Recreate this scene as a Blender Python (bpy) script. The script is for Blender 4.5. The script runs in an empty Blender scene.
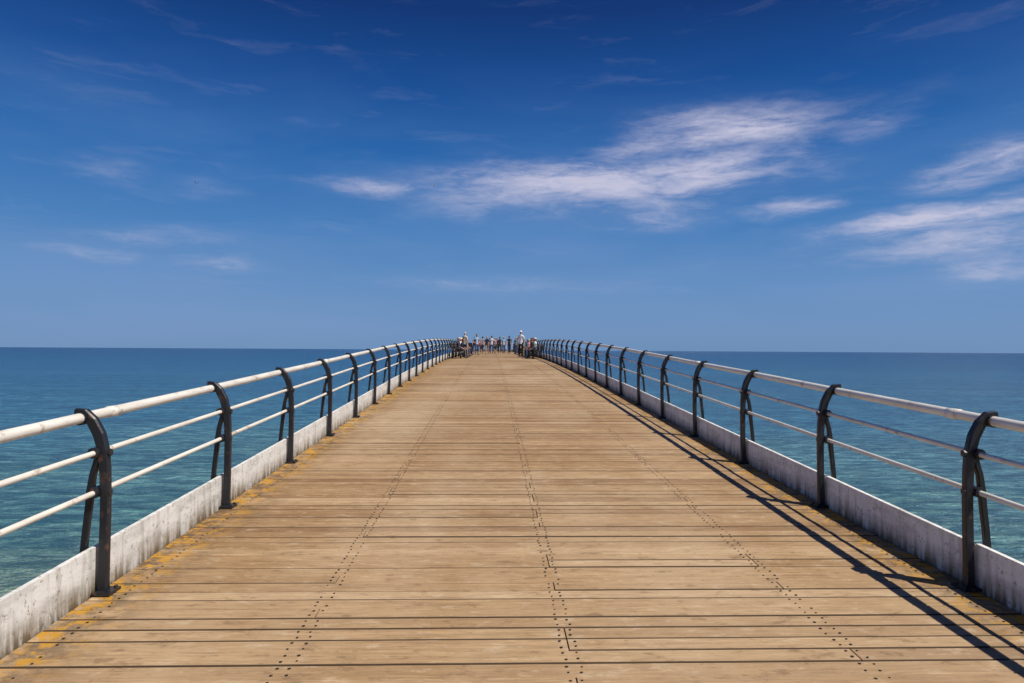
import bpy, bmesh, math, random
from mathutils import Vector, Matrix, Quaternion
random.seed(7)
S=bpy.context.scene
S.view_settings.view_transform='Standard'; S.view_settings.look='None'; S.view_settings.exposure=0
# ---------------------------------------------------------------- helpers
def prof(y):
    if y<14: return .0395*y
    a,b=14.,46.
    s0,s1=.0395,.005
    z=.0395*14
    if y<b:
        t=y-a; return z+s0*t+(s1-s0)*t*t/(2*(b-a))
    return z+(s0+s1)/2*(b-a)+s1*(y-b)
def srgb(r,g,b):
    f=lambda c:(c/255/12.92) if c/255<=.04045 else ((c/255+.055)/1.055)**2.4
    return (f(r),f(g),f(b),1)
def link(ob,parent=None):
    S.collection.objects.link(ob)
    if parent: ob.parent=parent
    return ob
def empty(name,loc=(0,0,0)):
    e=bpy.data.objects.new(name,None); e.location=loc; e.empty_display_size=.2
    return link(e)
class MB:
    """mesh accumulator"""
    def __init__(s): s.v=[];s.f=[];s.m=[];s.sm=[]
    def add(s,vs,fs,mat=0,smooth=False):
        o=len(s.v); s.v+= [tuple(p) for p in vs]
        for n_,f in enumerate(fs):
            s.f.append([i+o for i in f]); s.m.append(mat[n_] if isinstance(mat,(list,tuple)) else mat); s.sm.append(smooth)
    def box(s,x0,x1,y0,y1,z0,z1,mat=0):
        vs=[(x,y,z) for z in(z0,z1) for y in(y0,y1) for x in(x0,x1)]
        s.add(vs,[(0,2,3,1),(4,5,7,6),(0,1,5,4),(2,6,7,3),(0,4,6,2),(1,3,7,5)],mat)
    def tube(s,pts,rad,n=8,mat=0,cap=True,smooth=True,flat=None):
        pts=[Vector(p) for p in pts]
        if not isinstance(rad,(list,tuple)): rad=[rad]*len(pts)
        vs=[];fs=[]
        up=None
        for i,p in enumerate(pts):
            a=pts[max(0,i-1)];b=pts[min(len(pts)-1,i+1)]
            t=(b-a).normalized()
            if up is None:
                up=Vector((0,0,1)) if abs(t.z)<.9 else Vector((0,1,0))
            sx=t.cross(up).normalized(); u=sx.cross(t).normalized(); up=u
            r=rad[i]; r=(r,r) if not isinstance(r,(tuple,list)) else r
            for k in range(n):
                an=2*math.pi*(k+.5)/n
                vs.append(p+sx*math.cos(an)*r[0]+u*math.sin(an)*r[1])
        for i in range(len(pts)-1):
            for k in range(n):
                fs.append((i*n+k,i*n+(k+1)%n,(i+1)*n+(k+1)%n,(i+1)*n+k))
        if cap:
            fs.append(tuple(range(n-1,-1,-1))); fs.append(tuple((len(pts)-1)*n+k for k in range(n)))
        s.add(vs,fs,mat,smooth)
    def ell(s,c,r,mat=0,nu=12,nv=8,test=None,smooth=True,deform=None):
        vs=[];fs=[];c=Vector(c)
        for j in range(nv+1):
            th=math.pi*j/nv
            for i in range(nu):
                ph=2*math.pi*i/nu
                d=Vector((math.sin(th)*math.cos(ph)*r[0],math.sin(th)*math.sin(ph)*r[1],math.cos(th)*r[2]))
                if deform: d=deform(d)
                vs.append(c+d)
        for j in range(nv):
            for i in range(nu):
                f=(j*nu+i,(j+1)*nu+i,(j+1)*nu+(i+1)%nu,j*nu+(i+1)%nu)
                if test:
                    cc=sum((vs[k]-c for k in f),Vector())/4
                    if not test(cc): continue
                fs.append(f)
        s.add(vs,fs,mat,smooth)
    def bar(s,pts,wx,ty,mat=0):
        """flat bar in XZ plane: pts (x,z), width wx list, y half thickness"""
        n=len(pts);vs=[];fs=[]
        for i,(x,y,z) in enumerate(pts):
            a=Vector(pts[max(0,i-1)]);b=Vector(pts[min(n-1,i+1)])
            t=(b-a).normalized(); nx=Vector((t.z,0,-t.x))
            w=wx[i]/2; c=Vector((x,y,z)); e=.25*w
            prof8=[(-w,-ty*.6),(-w+e,-ty),(w-e,-ty),(w,-ty*.6),(w,ty*.6),(w-e,ty),(-w+e,ty),(-w,ty*.6)]
            for (q,yy) in prof8: vs.append(c+nx*q+Vector((0,yy,0)))
        for i in range(n-1):
            for k in range(8): fs.append((i*8+k,i*8+(k+1)%8,(i+1)*8+(k+1)%8,(i+1)*8+k))
        fs.append(tuple(range(7,-1,-1)));fs.append(tuple((n-1)*8+k for k in range(8)))
        s.add(vs,fs,mat)
    def obj(s,name,mats,parent=None):
        me=bpy.data.meshes.new(name); me.from_pydata(s.v,[],s.f)
        for m in mats: me.materials.append(m)
        me.polygons.foreach_set('material_index',s.m)
        me.polygons.foreach_set('use_smooth',s.sm)
        me.update()
        bm=bmesh.new(); bm.from_mesh(me); bmesh.ops.recalc_face_normals(bm,faces=bm.faces); bm.to_mesh(me); bm.free()
        return link(bpy.data.objects.new(name,me),parent)
class NT:
    def __init__(s,nt): s.nt=nt; s.n=nt.nodes; s.l=nt.links
    def node(s,t,**kw):
        nd=s.n.new(t)
        for k,v in kw.items(): setattr(nd,k,v)
        return nd
    def put(s,sock,v):
        if isinstance(v,bpy.types.NodeSocket): s.l.new(v,sock)
        elif v is not None: sock.default_value=v
    def math(s,op,a,b=None,c=None,clamp=False):
        nd=s.node('ShaderNodeMath',operation=op,use_clamp=clamp)
        s.put(nd.inputs[0],a)
        if b is not None: s.put(nd.inputs[1],b)
        if c is not None: s.put(nd.inputs[2],c)
        return nd.outputs[0]
    def mix(s,f,a,b,mode='MIX'):
        nd=s.node('ShaderNodeMix',data_type='RGBA',blend_type=mode)
        s.put(nd.inputs[0],f); s.put(nd.inputs[6],a); s.put(nd.inputs[7],b); return nd.outputs[2]
    def noise(s,vec,scale,detail=4,rough=.55,dist=0):
        nd=s.node('ShaderNodeTexNoise'); s.put(nd.inputs['Vector'],vec)
        nd.inputs['Scale'].default_value=scale; nd.inputs['Detail'].default_value=detail
        nd.inputs['Roughness'].default_value=rough; nd.inputs['Distortion'].default_value=dist
        return nd.outputs[0]
    def mapping(s,vec,loc=(0,0,0),rot=(0,0,0),scale=(1,1,1),vt='POINT'):
        nd=s.node('ShaderNodeMapping',vector_type=vt); s.put(nd.inputs[0],vec)
        nd.inputs[1].default_value=loc; nd.inputs[2].default_value=rot; nd.inputs[3].default_value=scale
        return nd.outputs[0]
    def rng(s,v,a,b,c=0,d=1,smooth=False):
        nd=s.node('ShaderNodeMapRange',interpolation_type='SMOOTHSTEP' if smooth else 'LINEAR')
        nd.clamp=True
        s.put(nd.inputs[0],v)
        for i,x in enumerate((a,b,c,d)): s.put(nd.inputs[1+i],x)
        return nd.outputs[0]
    def ramp(s,v,stops,interp='LINEAR'):
        nd=s.node('ShaderNodeValToRGB'); nd.color_ramp.interpolation=interp
        cr=nd.color_ramp
        while len(cr.elements)<len(stops): cr.elements.new(.5)
        for e,(p,c) in zip(cr.elements,stops): e.position=p; e.color=c
        s.put(nd.inputs[0],v); return nd.outputs[0]
def newmat(name):
    m=bpy.data.materials.new(name); m.use_nodes=True
    t=NT(m.node_tree); b=m.node_tree.nodes['Principled BSDF']
    return m,t,b
def pos(t): return t.node('ShaderNodeNewGeometry').outputs['Position']
def bump(t,b,h,dist=.01,strength=1):
    nd=t.node('ShaderNodeBump'); nd.inputs['Distance'].default_value=dist; nd.inputs['Strength'].default_value=strength
    t.put(nd.inputs['Height'],h); t.l.new(nd.outputs[0],b.inputs['Normal'])
def simple(name,col,rough=.6,var=.15,scale=8,metal=0):
    m,t,b=newmat(name); tc=t.node('ShaderNodeTexCoord').outputs['Object']
    n=t.noise(tc,scale,2)
    c=tuple(x*(1-var) for x in col[:3])+(1,); c2=tuple(min(1,x*(1+var)) for x in col[:3])+(1,)
    t.put(b.inputs['Base Color'],t.mix(n,c,c2)); b.inputs['Roughness'].default_value=rough
    b.inputs['Metallic'].default_value=metal
    return m
# ---------------------------------------------------------------- materials
# deck wood
m_wood,t,b=newmat('weathered_deck_wood')
g=t.node('ShaderNodeNewGeometry'); P=g.outputs['Position']; rnd=g.outputs['Random Per Island']
off=t.node('ShaderNodeVectorMath',operation='ADD'); t.put(off.inputs[0],P)
cx=t.node('ShaderNodeCombineXYZ'); t.put(cx.inputs[0],t.math('MULTIPLY',rnd,37.)); t.put(cx.inputs[2],t.math('MULTIPLY',rnd,91.)); t.put(off.inputs[1],cx.outputs[0])
grain=t.noise(t.mapping(off.outputs[0],scale=(1.5,28,6)),1.6,5,.66,.6)
fine=t.noise(t.mapping(off.outputs[0],scale=(9,170,20)),1.,3,.6)
base=t.ramp(rnd,[(0,(.30,.170,.078,1)),(.12,(.41,.250,.118,1)),(.5,(.465,.295,.147,1)),(.88,(.52,.342,.178,1)),(1,(.60,.42,.245,1))])
c=t.mix(t.rng(grain,.32,.68),base,t.mix(1,base,(.58,.52,.46,1),'MULTIPLY'))
c=t.mix(t.rng(fine,.5,.68,0,.5),c,(.14,.08,.035,1))
big=t.noise(t.mapping(P,scale=(.45,.22,1)),1.,4,.6)
c=t.mix(t.rng(big,.43,.68,0,.45),c,(.60,.45,.29,1))
spot=t.noise(t.mapping(P,scale=(.5,1,1)),11.,4,.75)
c=t.mix(t.rng(spot,.56,.68,0,.55),c,(.16,.095,.045,1))
c=t.mix(t.rng(spot,.44,.33,0,.35),c,(.64,.52,.37,1))
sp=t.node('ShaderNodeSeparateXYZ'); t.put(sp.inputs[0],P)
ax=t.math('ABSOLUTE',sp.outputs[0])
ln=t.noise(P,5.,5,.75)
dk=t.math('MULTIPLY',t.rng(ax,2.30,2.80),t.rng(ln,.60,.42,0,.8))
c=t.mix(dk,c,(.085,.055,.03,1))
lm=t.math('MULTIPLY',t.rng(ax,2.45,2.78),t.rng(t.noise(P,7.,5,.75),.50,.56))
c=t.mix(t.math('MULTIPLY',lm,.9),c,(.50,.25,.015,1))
t.put(b.inputs['Base Color'],c); b.inputs['Roughness'].default_value=.7
b.inputs['Specular IOR Level'].default_value=.4
bump(t,b,grain,.006,.8)
m_side=simple('grimy_plank_edge',(.065,.040,.022),.9,.5,5)
m_under=simple('dark_joist_timber',(.025,.018,.012),.9)
m_screw=simple('rusty_screw',(.025,.016,.010),.7)
# iron
m_iron,t,b=newmat('black_painted_iron')
P=pos(t); n=t.noise(P,14,4,.65)
t.put(b.inputs['Base Color'],t.mix(t.rng(n,.58,.70),(.014,.016,.021,1),(.095,.05,.03,1)))
b.inputs['Roughness'].default_value=.42; bump(t,b,n,.006,.6)
# rail paint
m_rail,t,b=newmat('cream_rail_paint')
P=pos(t); n=t.noise(P,7,4,.75); n2=t.noise(t.mapping(P,scale=(1,.15,1)),20,3,.6)
c=t.mix(t.rng(n2,.4,.7),(.80,.77,.70,1),(.66,.61,.52,1))
c=t.mix(t.rng(n,.58,.70,0,.75),c,(.30,.19,.11,1))
t.put(b.inputs['Base Color'],c); b.inputs['Roughness'].default_value=.4
# kick board
m_board,t,b=newmat('dirty_white_board')
P=pos(t); uv=t.node('ShaderNodeAttribute',attribute_name='hgt').outputs['Fac']
n=t.noise(t.mapping(P,scale=(1,.7,2.5)),3,5,.7); n2=t.noise(t.mapping(P,scale=(1,7,1)),2.2,4,.7); n3=t.noise(P,26,3,.7)
c=t.mix(t.rng(n,.45,.70),(.82,.81,.78,1),(.55,.54,.51,1))
c=t.mix(t.rng(n2,.50,.70,0,.65),c,(.40,.37,.31,1))
c=t.mix(t.rng(n3,.58,.68,0,.75),c,(.22,.19,.15,1))
low=t.math('MULTIPLY',t.rng(uv,.17,.0),t.rng(n2,.35,.58,.3,1.3))
c=t.mix(t.math('MULTIPLY',low,.9,clamp=True),c,(.17,.125,.07,1))
t.put(b.inputs['Base Color'],c); b.inputs['Roughness'].default_value=.7; bump(t,b,n,.008,.6)
# sea
SEA=-6.0
m_sea,t,b=newmat('sea_water')
P=pos(t)
ln_=t.node('ShaderNodeVectorMath',operation='LENGTH'); t.put(ln_.inputs[0],P)
lg=t.math('LOGARITHM',ln_.outputs['Value'],10.)
wob=t.noise(t.mapping(P,scale=(.012,.03,1)),1.,3,.6)
lg2=t.math('ADD',lg,t.math('MULTIPLY',t.math('SUBTRACT',wob,.5),.6))
k=t.rng(lg2,1.1,3.6)
col=t.ramp(k,[(0,(.22,.20,.085,1)),(.08,(.165,.215,.125,1)),(.18,(.088,.245,.250,1)),(.35,(.038,.185,.285,1)),(.55,(.012,.125,.255,1)),(.78,(.004,.076,.185,1)),(1,(.001,.042,.120,1))])
rip=t.noise(t.mapping(P,scale=(.35,1.0,1),rot=(0,0,.35)),1.0,5,.72,.5)
rip2=t.noise(t.mapping(P,scale=(.03,.16,1),rot=(0,0,.15)),1.0,5,.72,.3)
rip3=t.noise(t.mapping(P,scale=(1.0,2.8,1),rot=(0,0,-.3)),1.0,4,.65,.4)
patch=t.noise(t.mapping(P,scale=(.0012,.010,1)),1.0,3,.6)
col=t.mix(t.rng(rip,.44,.55,0,.9),col,t.mix(1,col,(.28,.42,.54,1),'MULTIPLY'))
col=t.mix(t.rng(rip3,.51,.60,0,.7),col,t.mix(1,col,(2.3,1.75,1.55,1),'MULTIPLY'))
col=t.mix(t.rng(rip2,.44,.54,0,.6),col,t.mix(1,col,(.42,.58,.68,1),'MULTIPLY'))
col=t.mix(t.rng(patch,.45,.6,0,.5),col,t.mix(1,col,(2.0,1.3,1.15,1),'MULTIPLY'))
t.put(b.inputs['Base Color'],col); b.inputs['Roughness'].default_value=.2; b.inputs['IOR'].default_value=1.33
b.inputs['Specular IOR Level'].default_value=.35
hh=t.math('ADD',t.math('MULTIPLY',rip,1.2),t.math('MULTIPLY',rip2,1.8))
hh=t.math('ADD',hh,t.math('MULTIPLY',rip3,.3))
bump(t,b,hh,1.0,.9)
m_sand=simple('wet_sand',(.30,.23,.15),.8,.2,.6)
# ---------------------------------------------------------------- sea + beach
bm=bmesh.new()
R=60000
rings=[0,30,80,200,600,2000,8000,25000,R]; N=64
prev=None
ctr=bm.verts.new((0,0,SEA))
for r in rings[1:]:
    ring=[bm.verts.new((r*math.cos(2*math.pi*i/N),r*math.sin(2*math.pi*i/N),SEA)) for i in range(N)]
    for i in range(N):
        if prev is None: bm.faces.new((ctr,ring[i],ring[(i+1)%N]))
        else: bm.faces.new((prev[i],ring[i],ring[(i+1)%N],prev[(i+1)%N]))
    prev=ring
me=bpy.data.meshes.new('sea'); bm.to_mesh(me); bm.free(); me.materials.append(m_sea)
link(bpy.data.objects.new('sea',me))
mb=MB()
xs=[-3000,-800,-200,-60,0,60,200,800,3000]; ys=[-12,-25,-60,-300]; zs=[SEA-.25,SEA+.25,SEA+1.2,SEA+4]
vs=[(x,y+2*math.sin(x*.01),z) for y,z in zip(ys,zs) for x in xs]; nx=len(xs)
mb.add(vs,[(j*nx+i,j*nx+i+1,(j+1)*nx+i+1,(j+1)*nx+i) for j in range(3) for i in range(nx-1)],0,True)
mb.obj('beach',[m_sand])
# ---------------------------------------------------------------- deck
HW=2.89; Y0=-8.0; Y1=100.0
deck=empty('pier_deck')
mb=MB(); sc=MB()
lines=[-1.40,.07,1.60]
y=Y0; r=0
while y<Y1:
    w=.130+random.uniform(-.006,.006); gap=random.choice([random.uniform(.004,.008),random.uniform(.007,.012),random.uniform(.010,.016)])
    ja=[l for l in lines if random.random()<.22]
    ed=[-HW]+ja+[HW]
    rowz=random.uniform(-.002,.002); sk=random.uniform(-.003,.003)
    for i in range(len(ed)-1):
        x0=ed[i]+.0025; x1=ed[i+1]-.0025
        dz=rowz+random.uniform(-.001,.001)
        ya=y; yb=y+w
        za=prof(ya)+dz; zb=prof(yb)+dz
        e=.005
        s0=sk*x0/HW; s1=sk*x1/HW
        vs=[(x0,ya+s0,za-.045),(x1,ya+s1,za-.045),(x1,yb+s1,zb-.045),(x0,yb+s0,zb-.045),
            (x0,ya+s0,za-e),(x1,ya+s1,za-e),(x1,yb+s1,zb-e),(x0,yb+s0,zb-e),
            (x0+.002,ya+e+s0,za),(x1-.002,ya+e+s1,za),(x1-.002,yb-e+s1,zb),(x0+.002,yb-e+s0,zb)]
        mb.add(vs,[(3,2,1,0),(0,1,5,4),(1,2,6,5),(2,3,7,6),(3,0,4,7),(4,5,9,8),(5,6,10,9),(6,7,11,10),(7,4,8,11),(8,9,10,11)],[1,1,1,1,1,1 if random.random()<.6 else 0,0,0,0,0])
    for l in lines+[-2.70,2.70]:
        for sx in ((-.035,.035) if abs(l)<2 else (0,)):
            for fy in(.25,.75):
                if random.random()<.10: continue
                cxx=l+sx+random.uniform(-.009,.009); cy=y+w*fy+random.uniform(-.007,.007); cz=prof(cy)+.0035
                rr=random.uniform(.0065,.0105); n=6
                sc.add([(cxx+rr*math.cos(2*math.pi*q/n),cy+rr*math.sin(2*math.pi*q/n),cz) for q in range(n)]+[(cxx,cy,cz+.001)],[(q,(q+1)%n,n) for q in range(n)],0)
    y+=w+gap; r+=1
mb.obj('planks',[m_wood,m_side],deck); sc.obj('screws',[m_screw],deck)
jm=MB()
step=2.0
for l in lines+[-2.75,2.75,-.7,.85,-2.05,2.15]:
    yy=Y0
    while yy<Y1:
        y2=min(Y1,yy+step); hw=.05
        vs=[(l+sx,q,prof(q)-d) for q in(yy,y2) for d in(.33,.0485) for sx in(-hw,hw)]
        jm.add(vs,[(0,1,3,2),(4,6,7,5),(0,4,5,1),(2,3,7,6),(0,2,6,4),(1,5,7,3)],0)
        yy=y2
jm.obj('joists',[m_under],deck)
yy=-4.
while yy<Y1:
    tb=MB(); z=prof(yy)-.34
    tb.box(-3.0,3.0,yy-.12,yy+.12,z-.3,z)
    for x,xo in((-2.4,-3.0),(0,0),(2.4,3.0)):
        tb.tube([(x,yy,z-.3),(xo,yy,SEA-2.5)],.13,10)
        for zz in(z-1.6,z-3.2): tb.tube([(x+(xo-x)*.3,yy,zz-.08),(x+(xo-x)*.32,yy,zz+.08)],.18,10)
    tb.tube([(-2.5,yy,z-.5),(2.8,yy,SEA+.6)],.03,6); tb.tube([(2.5,yy+.07,z-.5),(-2.8,yy+.07,SEA+.6)],.03,6)
    tb.obj('pier_trestle',[m_iron]); yy+=9.
# ---------------------------------------------------------------- railings
PS=2.05; PY0=4.5-3*PS
posts_y=[PY0+PS*i for i in range(int((Y1-PY0)/PS)+1)]
def add_post(mb,X,s,yy,z,rot=0):
    def p(o,h): return (X+s*o,yy,z+h)
    mb.bar([p(0,-.03),p(0,.10),p(-.006,.40),p(-.008,.62),p(-.002,.80),p(.010,.92),p(.036,1.02),p(.080,1.105),p(.130,1.160),p(.185,1.172)],
           [.070,.062,.058,.058,.062,.068,.072,.070,.056,.036],.026)
    mb.bar([p(.012,.93),p(.045,.86),p(.075,.76),p(.088,.66),p(.098,.55),p(.115,.40),p(.128,.25),p(.132,-.12)],
           [.045,.042,.038,.046,.042,.040,.042,.046],.02)
    for h in(.905,.65):   # bosses where the rails pass through
        mb.tube([(X+s*.05,yy-.05,z+h),(X+s*.05,yy+.05,z+h)],.036,12,smooth=False)
        mb.tube([p(-.040,h),p(.100,h)],.024,8,smooth=False)
    mb.tube([(X+s*.145,yy-.045,z+1.125),(X+s*.145,yy+.045,z+1.125)],.043,12,smooth=False)
    # foot plate with bolts
    if s>0: mb.box(X-.075,X+.04,yy-.07,yy+.07,z+.003,z+.022)
    else: mb.box(X-.04,X+.075,yy-.07,yy+.07,z+.003,z+.022)
    for dx in(-.055*s,):
        for dy in(-.045,.045): mb.tube([(X+dx,yy+dy,z+.02),(X+dx,yy+dy,z+.035)],.012,6,smooth=False)
for s in(-1,1):
    par=empty('pier_railing')
    X=s*2.85
    pm=MB(); rm=MB(); bd=MB(); hg=[]
    for yy in posts_y: add_post(pm,X,s,yy,prof(yy))
    ys=[Y0]+posts_y+[Y1]
    def jit(): return random.uniform(-.004,.004)
    rm.tube([(X+s*.145+jit(),q,prof(q)+1.125+jit()) for q in ys],.034,12)
    rm.tube([(X+s*.05,q,prof(q)+.905) for q in ys],.018,10)
    rm.tube([(X+s*.05,q,prof(q)+.65) for q in ys],.018,10)
    for q in posts_y[::3]:
        q+=.35
        rm.tube([(X+s*.145,q-.06,prof(q)+1.125),(X+s*.145,q+.06,prof(q)+1.125)],.039,12)
    # kick boards, one length per bay
    for a,c in zip(ys[:-1],ys[1:]):
        a+=.003;c-=.003
        xi=X+s*(.047+jit()*.5); xo=xi+s*.032; h=.30+jit()
        vs=[(x,q,prof(q)+d) for q in(a,c) for d in(-.10,0,h) for x in(xi,xo)]
        hg+=[-.1,-.1,0,0,h,h]*2
        bd.add(vs,[(0,1,3,2),(2,3,5,4),(6,8,9,7),(8,10,11,9),(0,6,7,1),(4,5,11,10),(0,2,8,6),(2,4,10,8),(1,7,9,3),(3,9,11,5)],0)
    pm.obj('iron_posts',[m_iron],par); rm.obj('rails',[m_rail],par); bo=bd.obj('kick_board',[m_board],par)
    at=bo.data.attributes.new('hgt','FLOAT','POINT'); at.data.foreach_set('value',hg)
# end railing
par=empty('pier_end_railing',(0,Y1,prof(Y1)))
pm=MB()
for i in range(5):
    x=-2.4+i*1.2; pm.tube([(x,0,0),(x,0,1.1),(x,.1,1.18)],.035,8)
for h,rr in((1.12,.035),(.9,.02),(.65,.02)): pm.tube([(-2.85,.06,h),(2.85,.06,h)],rr,8,1)
pm.box(-2.85,2.85,.05,.08,-.1,.3,2)
pm.obj('end_rails',[m_iron,m_rail,m_board],par)
# ---------------------------------------------------------------- benches
m_slat=simple('bench_timber',(.10,.05,.025),.6,.3,12)
def bench(x,y,ang,L=1.8):
    e=empty('pier_bench',(x,y,prof(y))); e.rotation_euler=(0,0,ang)
    a=MB(); bk=MB(); ir=MB()
    for i in range(5): a.box(-L/2,L/2,-.04+i*.095-.2,.04+i*.095-.2,.42,.445)
    for i in range(4): bk.box(-L/2,L/2,-.275-i*.02,-.25-i*.02,.53+i*.105,.61+i*.105)
    for xx in(-L/2+.12,0,L/2-.12):
        ir.tube([(xx,-.30,0),(xx,-.22,.25),(xx,-.245,.42),(xx,-.30,.62),(xx,-.36,.93)],.022,6)
        ir.tube([(xx,.24,0),(xx,.19,.22),(xx,.22,.41)],.022,6)
        ir.tube([(xx,-.25,.405),(xx,.22,.405)],.018,6)
        ir.tube([(xx,-.29,.66),(xx,-.05,.68),(xx,.16,.67),(xx,.22,.60),(xx,.21,.41)],.018,6)
    a.obj('seat',[m_slat],e); bk.obj('backrest',[m_slat],e); ir.obj('iron_frame',[m_iron],e)
# ---------------------------------------------------------------- people
mc={}
def cm(name,col,rough=.8):
    if name not in mc: mc[name]=simple(name,col,rough,.18,20)
    return mc[name]
COL=dict(white=(.75,.75,.75),cream=(.62,.56,.46),lblue=(.28,.42,.62),navy=(.02,.03,.08),black=(.015,.015,.017),red=(.45,.03,.03),
 pink=(.62,.24,.28),grey=(.22,.22,.24),khaki=(.30,.24,.15),denim=(.06,.10,.20),green=(.06,.15,.08),teal=(.03,.25,.28),purple=(.14,.05,.2))
def person(x,y,face=0,pose='stand',top='white',low='denim',legs='trousers',hair=(.06,.035,.02),hat=None,h=1.72,sleeve='short',lean=0,turn=0,build=1.0):
    B=build
    sit=pose=='sit'
    dz=-.45 if sit else 0
    J={}
    def j(n,p,r): J[n]=(Vector(p),r)
    bl=lean
    def up(v):  # lean torso about the pelvis
        v=Vector(v); pz=.93
        d=v.z-pz
        return Vector((v.x,v.y+math.sin(bl)*d,pz+math.cos(bl)*d+dz)) if d>0 else Vector((v.x,v.y,v.z+dz))
    j('pel',up((0,0,.95)),(.135*B,.10*B)); j('waist',up((0,.005,1.08)),(.125*B,.095*B)); j('chest',up((0,0,1.27)),(.145*B,.105*B))
    j('upch',up((0,-.005,1.38)),(.12*B,.085*B)); j('nb',up((0,-.005,1.46)),(.058,.058)); j('nk',up((0,.01,1.53)),(.050,.052)); j('hd',up((0,.02,1.60)),(.055,.06))
    edges=[('pel','waist','top'),('waist','chest','top'),('chest','upch','top'),('upch','nb','top'),('nb','nk','skin'),('nk','hd','skin')]
    for sd,s in(('L',-1),('R',1)):
        j('sh'+sd,up((s*.175*B,-.005,1.405)),(.056,.056))
        if sit:
            el=up((s*.235,.06,1.16)); wr=Vector((s*.15,.30,.60)); ha=Vector((s*.13,.38,.585))
        elif pose=='walk':
            el=up((s*.225,-.06+s*.06,1.14)); wr=up((s*.235,.02+s*.18,.93)); ha=up((s*.23,.05+s*.21,.86))
        elif pose=='talk' and s>0:
            el=up((s*.24,.03,1.14)); wr=up((s*.16,.24,1.22)); ha=up((s*.14,.30,1.26))
        elif pose=='hips':
            el=up((s*.36,-.09,1.17)); wr=up((s*.20,.02,1.02)); ha=up((s*.16,.06,.98))
        else:
            el=up((s*.225,-.03,1.14)); wr=up((s*.235,.03,.90)); ha=up((s*.232,.05,.82))
        j('el'+sd,el,(.041,.041)); j('wr'+sd,wr,(.027,.025)); j('ha'+sd,wr.lerp(ha,.8),(.034,.018))
        edges+= [('upch','sh'+sd,'top'),('sh'+sd,'el'+sd,'sleeve'),('el'+sd,'wr'+sd,'fore'),('wr'+sd,'ha'+sd,'skin')]
        if sit:
            hp=(s*.09,.03,.50); kn=(s*.115,.44,.505); an=(s*.12,.44+s*.04,.09); to=(s*.14,.60+s*.04,.035)
        elif pose=='walk':
            q=s*.22; hp=(s*.09,0,.90); kn=(s*.095,.05+q*.55,.49); an=(s*.09,-.02+q,.10 if s>0 else .13); to=(s*.10,.13+q,.035)
        else:
            hp=(s*.09,0,.90); kn=(s*.11,.02,.49); an=(s*.12,-.01,.09); to=(s*.15,.14,.035)
        j('hp'+sd,hp,(.088*B,.092*B)); j('kn'+sd,kn,(.057,.060)); 
        kv=Vector(kn);av=Vector(an); j('cf'+sd,kv.lerp(av,.32)+Vector((0,-.015,0)),(.054,.056)); j('an'+sd,an,(.036,.038)); j('to'+sd,to,(.040,.030))
        edges+= [('pel','hp'+sd,'low'),('hp'+sd,'kn'+sd,'thigh'),('kn'+sd,'cf'+sd,'calf'),('cf'+sd,'an'+sd,'calf'),('an'+sd,'to'+sd,'shoe')]
    names=list(J); me=bpy.data.meshes.new('b'); me.from_pydata([J[n][0] for n in names],[(names.index(a),names.index(c)) for a,c,_ in edges],[])
    ob=bpy.data.objects.new('tmp',me); S.collection.objects.link(ob)
    ob.modifiers.new('Skin','SKIN')
    for i,n in enumerate(names):
        sv=me.skin_vertices[0].data[i]; sv.radius=J[n][1]; sv.use_root=(n=='pel')
    ss=ob.modifiers.new('s','SUBSURF'); ss.levels=2; ss.render_levels=2
    dg=bpy.context.evaluated_depsgraph_get(); dg.update()
    em=bpy.data.meshes.new_from_object(ob.evaluated_get(dg))
    bpy.data.objects.remove(ob)
    mats=[cm('skin',(.50,.29,.20),.55),cm('cloth_'+top,COL[top]),cm('cloth_'+low,COL[low]),cm('shoe_dark',(.03,.025,.02),.5),
          cm('hair_%d'%int(hair[0]*1000),hair,.7),cm('eye_dark',(.01,.01,.01),.2),cm('lips',(.35,.10,.09),.5),cm('cloth_'+(hat or 'white'),COL[hat or 'white']) ]
    idx={'top':1,'skin':0,'low':2,'shoe':3,'sleeve':1,'fore':1 if sleeve=='long' else 0,'thigh':2,'calf':2 if legs=='trousers' else 0}
    mb=MB(); vs=[v.co.copy() for v in em.vertices]
    segs=[(J[a][0],J[c][0],idx[k],(sum(J[a][1])+sum(J[c][1]))/4,k) for a,c,k in edges]
    o=len(mb.v); mb.v=[tuple(v) for v in vs]
    for p in em.polygons:
        c=p.center; best=9;bi=0
        for a,d,ix,rr,k in segs:
            ab=d-a; tt=max(0,min(1,(c-a).dot(ab)/ab.length_squared)); ds=(c-(a+ab*tt)).length-rr
            if ds<best:
                best=ds; bi=ix
                if k=='sleeve' and sleeve=='short' and tt>.6: bi=0
                if k=='thigh' and legs=='shorts' and tt>.8: bi=0
        mb.f.append(list(p.vertices)); mb.m.append(bi); mb.sm.append(True)
    bpy.data.meshes.remove(em)
    # loose shirt hem and (optionally) skirt
    if not sit and legs!='skirt':
        mb.tube([up((0,0,1.10)),up((0,0,.98)),up((0,0,.93))+Vector((0,0,-.04))],[(.118*B,.092*B),(.145*B,.112*B),(.153*B,.122*B)],16,1,cap=False)
    if legs=='skirt' and not sit:
        mb.tube([(0,0,1.02),(0,0,.85),(0,.01,.52)],[(.15,.12),(.18,.15),(.21,.19)],16,2,cap=False)
    # head
    H=up((0,.02,1.635)); q=Matrix.Rotation(turn,3,'Z')
    def W(p): return H+q@Vector(p)
    hb=MB()
    def jaw(d):
        if d.z<0: k=1+d.z*2.6; d=Vector((d.x*k,d.y*(1+d.z*1.2),d.z))
        return d
    hb.ell((0,0,0),(.074,.094,.116),0,16,12,deform=jaw)
    hb.ell((0,-.008,.012),(.083,.100,.118),4,16,12,test=lambda d:(d.z>.045 or (d.y<-.0 and d.z>-.06)))
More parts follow.
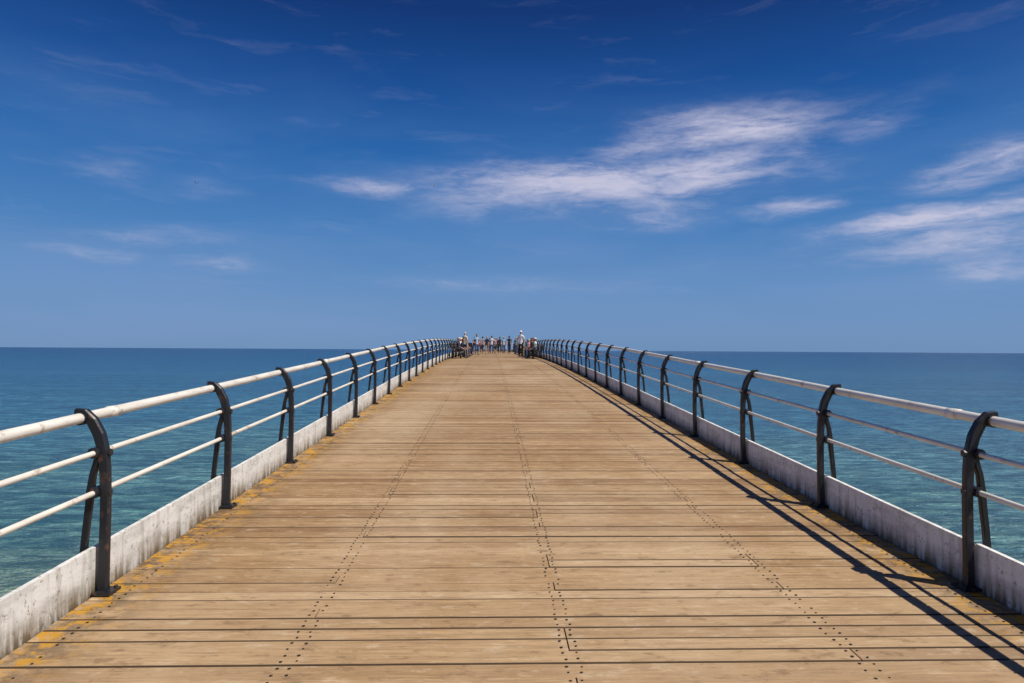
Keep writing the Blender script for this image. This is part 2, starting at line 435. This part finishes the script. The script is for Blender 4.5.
    hb.tube([(0,.088,.018),(0,.108,-.022),(0,.092,-.030)],[.008,.014,.010],6,0)
    for s in(-1,1):
        hb.ell((s*.029,.083,.010),(.011,.008,.007),5,8,6); hb.ell((s*.076,0,-.008),(.009,.018,.028),0,8,6)
        hb.tube([(s*.016,.092,.030),(s*.044,.082,.030)],.004,5,4)
    hb.ell((0,.086,-.056),(.022,.008,.006),6,8,5)
    if hat:
        hb.ell((0,-.004,.04),(.090,.106,.092),7,16,10,test=lambda d:d.z>0)
        hb.ell((0,.02 if hat!='cream' else -.004,.045),(.12 if hat=='cream' else .085,.15,.008),7,16,6)
    o=len(mb.v); mb.v+=[tuple(W(v)) for v in hb.v]
    for f,m_ in zip(hb.f,hb.m): mb.f.append([i+o for i in f]); mb.m.append(m_); mb.sm.append(True)
    # fingers
    for sd,s in(('L',-1),('R',1)):
        wr=J['wr'+sd][0]; ha=J['ha'+sd][0]; d=(ha-wr).normalized()
        side=Vector((0,1,0)) if abs(d.y)<.7 else Vector((-s,0,0))
        side=(side-d*side.dot(d)).normalized(); nrm=d.cross(side)*(s)
        if sit: nrm=Vector((0,0,-1))
        for i,(o_,L) in enumerate(((-.024,.055),(-.008,.068),(.008,.074),(.024,.066))):
            a=ha+side*o_; mb.tube([a-d*.01,a+d*L*.5,a+d*L*.85+nrm*.008,a+d*L+nrm*.02],[.009,.0085,.0075,.006],6,0)
        a=wr.lerp(ha,.4)+side*.022; mb.tube([a,a+side*.022+d*.022,a+side*.026+d*.05],[.011,.010,.007],6,0)
    ob=mb.obj('person',mats); k=h/1.75
    if sit: k=max(.95,min(1.03,k))
    ob.scale=(k,k,k); ob.location=(x,y,prof(y)+.004); ob.rotation_euler=(0,0,face)
    return ob
HP=math.pi
L_=-HP/2   # facing +X (for people on the left side)
R_=HP/2
# benches along both sides; bench local +Y is its front
bl=[41.5,45.0,49.5,56.0,63.0]
for yb in bl:
    bench(-2.42,yb,L_); bench(2.42,yb,R_)
grey=(.45,.44,.42); blond=(.42,.28,.12); brown=(.06,.035,.02); blk=(.012,.01,.01)
def seat(side,y,**k):
    person(side*2.37,y,L_ if side<0 else R_,'sit',**k)
seat(-1,41.1,top='navy',low='black',hair=grey,lean=.12,sleeve='long')
seat(-1,41.9,top='pink',low='grey',hair=blond,turn=.5)
seat(-1,44.6,top='black',low='black',hair=brown,lean=.3,sleeve='long')
seat(-1,45.4,top='white',low='khaki',hair=grey,hat='white',legs='shorts')
seat(-1,49.2,top='red',low='denim',hair=brown,lean=.2)
seat(-1,50.0,top='cream',low='navy',hair=grey)
seat(-1,56.2,top='lblue',low='navy',hair=blk)
seat(1,41.1,top='grey',low='black',hair=brown,lean=.25,sleeve='long')
seat(1,41.95,top='white',low='navy',hair=grey,hat='cream')
seat(1,44.6,top='black',low='denim',hair=blk,lean=.1,sleeve='long')
seat(1,45.4,top='lblue',low='black',hair=brown)
seat(1,49.1,top='pink',low='khaki',hair=grey)
seat(1,49.9,top='white',low='black',hair=blk)
seat(1,56.0,top='teal',low='black',hair=brown)
seat(1,62.8,top='white',low='denim',hair=blond)
person(1.60,44.6,2.6,'talk','white','black','trousers',grey,'white',1.76)
person(-2.15,46.9,-.6,'stand','cream','navy','trousers',grey,None,1.70)
person(-1.55,57,-2.6,'hips','lblue','denim','trousers',brown,None,1.75)
crowd=[(-2.1,72,0.1,'walk','black','denim','trousers',brown,1.7),(-1.7,79,3.0,'stand','red','navy','trousers',blk,1.66),(-1.25,73,.4,'walk','grey','black','trousers',brown,1.78),
(-.75,68,2.9,'walk','navy','khaki','shorts',blond,1.74),(-.3,70,-.3,'talk','white','denim','trousers',blk,1.8),(.12,70.5,1.4,'stand','pink','black','skirt',blond,1.64),
(.6,75,.2,'stand','black','black','trousers',brown,1.78),(.9,69,3.3,'walk','lblue','denim','trousers',grey,1.72),(1.4,66,0,'walk','black','navy','trousers',brown,1.76),
(1.8,82,-2.,'hips','purple','black','trousers',blk,1.65),(2.2,70,2.8,'stand','grey','denim','trousers',grey,1.7),(-.05,90,0,'stand','navy','grey','trousers',brown,1.75),
(-1.0,92,.3,'stand','black','denim','trousers',blk,1.7),(.85,93,-.2,'stand','red','khaki','shorts',brown,1.8),(-1.6,88,1.2,'talk','cream','navy','skirt',grey,1.62),
(-.5,84,.3,'walk','black','navy','trousers',blk,1.75),(.35,82,-.2,'walk','navy','black','trousers',brown,1.7),(1.15,80,.1,'stand','grey','navy','trousers',brown,1.72)]
for c_ in crowd: person(c_[0],c_[1],c_[2],c_[3],c_[4],c_[5],c_[6],c_[7],None,c_[8],'long' if random.random()<.4 else 'short')
# ---------------------------------------------------------------- camera
cam=bpy.data.cameras.new('camera'); cam.lens=24; cam.sensor_width=36; cam.clip_end=200000; cam.clip_start=.05
co=bpy.data.objects.new('camera',cam); link(co); S.camera=co
CAMP=Vector((-.362,0,1.76))
yaw=math.radians(-1.76); pit=math.radians(.71); roll=math.radians(.34)
M=Matrix.Rotation(yaw,4,'Z')@Matrix.Rotation(math.pi/2+pit,4,'X')@Matrix.Rotation(roll,4,'Z')
co.matrix_world=Matrix.Translation(CAMP)@M
# ---------------------------------------------------------------- gulls
m_gull=simple('gull_feathers',(.30,.30,.32),.7)
def ray(px,py):
    return (M.to_3x3()@Vector(((px-512)/682.67,(341.5-py)/682.67,-1))).normalized()
def gull(p,ang):
    g_=MB()
    g_.tube([(0,-.24,0),(0,-.15,.0),(0,0,0),(0,.13,.02),(0,.19,.035),(0,.22,.035),(0,.27,.02)],[(.05,.008),(.035,.03),(.06,.055),(.045,.042),(.035,.035),(.02,.02),(.004,.004)],10)
    for s in(-1,1):
        pts=[(0,.03,.02),(.2,.06,.14),(.42,.03,.16),(.66,-.08,.08)]; ch=[.09,.09,.07,.01]
        vs=[];fs=[]
        for (a,b_,c_),w in zip(pts,ch): vs+=[(s*a,b_+w*.7,c_+.004),(s*a,b_-w,c_),(s*a,b_,c_+.018)]
        for i in range(3):
            for k in range(3): fs.append((i*3+k,i*3+(k+1)%3,(i+1)*3+(k+1)%3,(i+1)*3+k))
        g_.add(vs,fs)
    o_=g_.obj('seagull',[m_gull]); o_.location=p; o_.rotation_euler=(.1,.25,ang)
gull(CAMP+ray(196,183)*130,1.1); gull(CAMP+ray(433,185)*120,-.7)
# ---------------------------------------------------------------- light
SE=math.radians(56); SA=math.radians(120)
sv=Vector((math.sin(SA)*math.cos(SE),math.cos(SA)*math.cos(SE),math.sin(SE)))
sl=bpy.data.lights.new('sun','SUN'); sl.energy=4.8; sl.angle=math.radians(.5); sl.color=(1,.94,.83)
so=bpy.data.objects.new('sun',sl); link(so); so.rotation_euler=(-sv).to_track_quat('-Z','Y').to_euler(); so.location=(20,-10,30)
# ---------------------------------------------------------------- sky
w=bpy.data.worlds.new('World'); S.world=w; w.use_nodes=True
try: w.cycles.sampling_method='MANUAL'; w.cycles.sample_map_resolution=256
except Exception as ex: print(ex)
t=NT(w.node_tree); bg=w.node_tree.nodes['Background']; bg.inputs[1].default_value=.1
sky=t.node('ShaderNodeTexSky',sky_type='NISHITA'); sky.sun_disc=False; sky.sun_elevation=SE; sky.sun_rotation=SA
D=t.node('ShaderNodeTexCoord').outputs['Generated']
sp=t.node('ShaderNodeSeparateXYZ'); t.put(sp.inputs[0],D)
az=t.math('ARCTAN2',sp.outputs[0],sp.outputs[1]); el=t.math('ARCSINE',sp.outputs[2])
AE=t.node('ShaderNodeCombineXYZ'); t.put(AE.inputs[0],az); t.put(AE.inputs[1],el); AE=AE.outputs[0]
def e(py): return math.atan((350-py)/683)
k=t.math('DIVIDE',el,math.pi/2,clamp=True)
def st(py,c): return (e(py)/(math.pi/2),srgb(*c))
grad=t.ramp(k,[(0,srgb(108,144,186)),st(330,(108,145,191)),st(290,(97,141,193)),st(230,(68,124,186)),st(160,(36,101,171)),st(90,(13,75,147)),st(10,(5,50,114)),(.55,srgb(8,45,105)),(1,srgb(12,48,105))])
grad10=t.mix(1,grad,(10,10,10,1),'MULTIPLY')
c=t.mix(.95,sky.outputs[0],grad10)
hz=t.noise(t.mapping(AE,scale=(1.6,7,1),rot=(0,0,.05)),1.2,4,.55,.3)
hzf=t.math('MULTIPLY',t.rng(hz,.42,.75,0,.34),t.rng(el,.42,.15))
c=t.mix(hzf,c,tuple(10*x for x in srgb(130,158,204)[:3])+(1,))
# cirrus
wn=t.node('ShaderNodeTexNoise'); t.put(wn.inputs[0],t.mapping(AE,scale=(3,10,1))); wn.inputs['Scale'].default_value=1.6; wn.inputs['Detail'].default_value=5; wn.inputs['Roughness'].default_value=.6
wv=t.node('ShaderNodeVectorMath',operation='MULTIPLY_ADD'); t.put(wv.inputs[0],wn.outputs['Color']); wv.inputs[1].default_value=(.20,.055,0)
sub=t.node('ShaderNodeVectorMath',operation='SUBTRACT'); t.put(sub.inputs[0],AE); sub.inputs[1].default_value=(.10,.0275,0)
t.put(wv.inputs[2],sub.outputs[0]); WAE=wv.outputs[0]
blobs=[(590,184,190,24,2,.95),(700,170,120,22,4,.95),(735,130,125,20,3,.95),(650,145,80,16,10,.65),(650,205,90,20,0,.6),
(375,186,60,9,-2,.65),(790,208,40,10,2,.6),
(985,162,110,17,6,.85),(930,220,150,15,5,.95),(1010,204,90,15,6,.9),(970,243,140,18,3,.7),(1000,268,110,16,3,.55),
(105,168,45,10,0,.3),(225,263,44,10,0,.45),(110,252,70,10,-4,.42),(150,235,90,12,5,.3),(215,185,45,9,0,.22),(880,118,60,14,12,.3),(500,284,130,8,0,.3)]
tot=None
for px,py,rx,ry,an,stg in blobs:
    d=ray(px,py); a=math.atan2(d.x,d.y); ee=math.asin(d.z); cc=math.cos(math.atan((px-512)/683))
    mp=t.mapping(WAE,loc=(a,ee,0),rot=(0,0,math.radians(an)),scale=(rx/683*cc*cc*1.25,ry/683*cc*1.55,1),vt='TEXTURE')
    l=t.node('ShaderNodeVectorMath',operation='LENGTH'); t.put(l.inputs[0],mp)
    v=t.rng(l.outputs['Value'],1.15,0.0,0,stg,True)
    tot=v if tot is None else t.math('MAXIMUM',tot,v)
st1=t.noise(t.mapping(WAE,scale=(3.5,26,1),rot=(0,0,-.10)),1.5,7,.60,.4)
st2=t.noise(t.mapping(AE,scale=(13,50,1),rot=(0,0,-.20)),1.6,5,.70,.5)
nz=t.math('ADD',t.math('MULTIPLY',st1,.6),t.math('MULTIPLY',st2,.4))
key=t.math('ADD',nz,t.math('MULTIPLY',tot,.20))
dens=t.math('MULTIPLY',tot,t.rng(key,.44,.78,.15,1.15,True),clamp=True)
veil=t.math('MULTIPLY',t.rng(st1,.56,.85,0,.10),t.rng(el,.02,.1))
dens=t.math('MAXIMUM',t.math('MULTIPLY',dens,.85),veil,clamp=True)
c=t.mix(dens,c,tuple(10*x for x in srgb(206,204,224)[:3])+(1,))
t.l.new(c,bg.inputs[0])
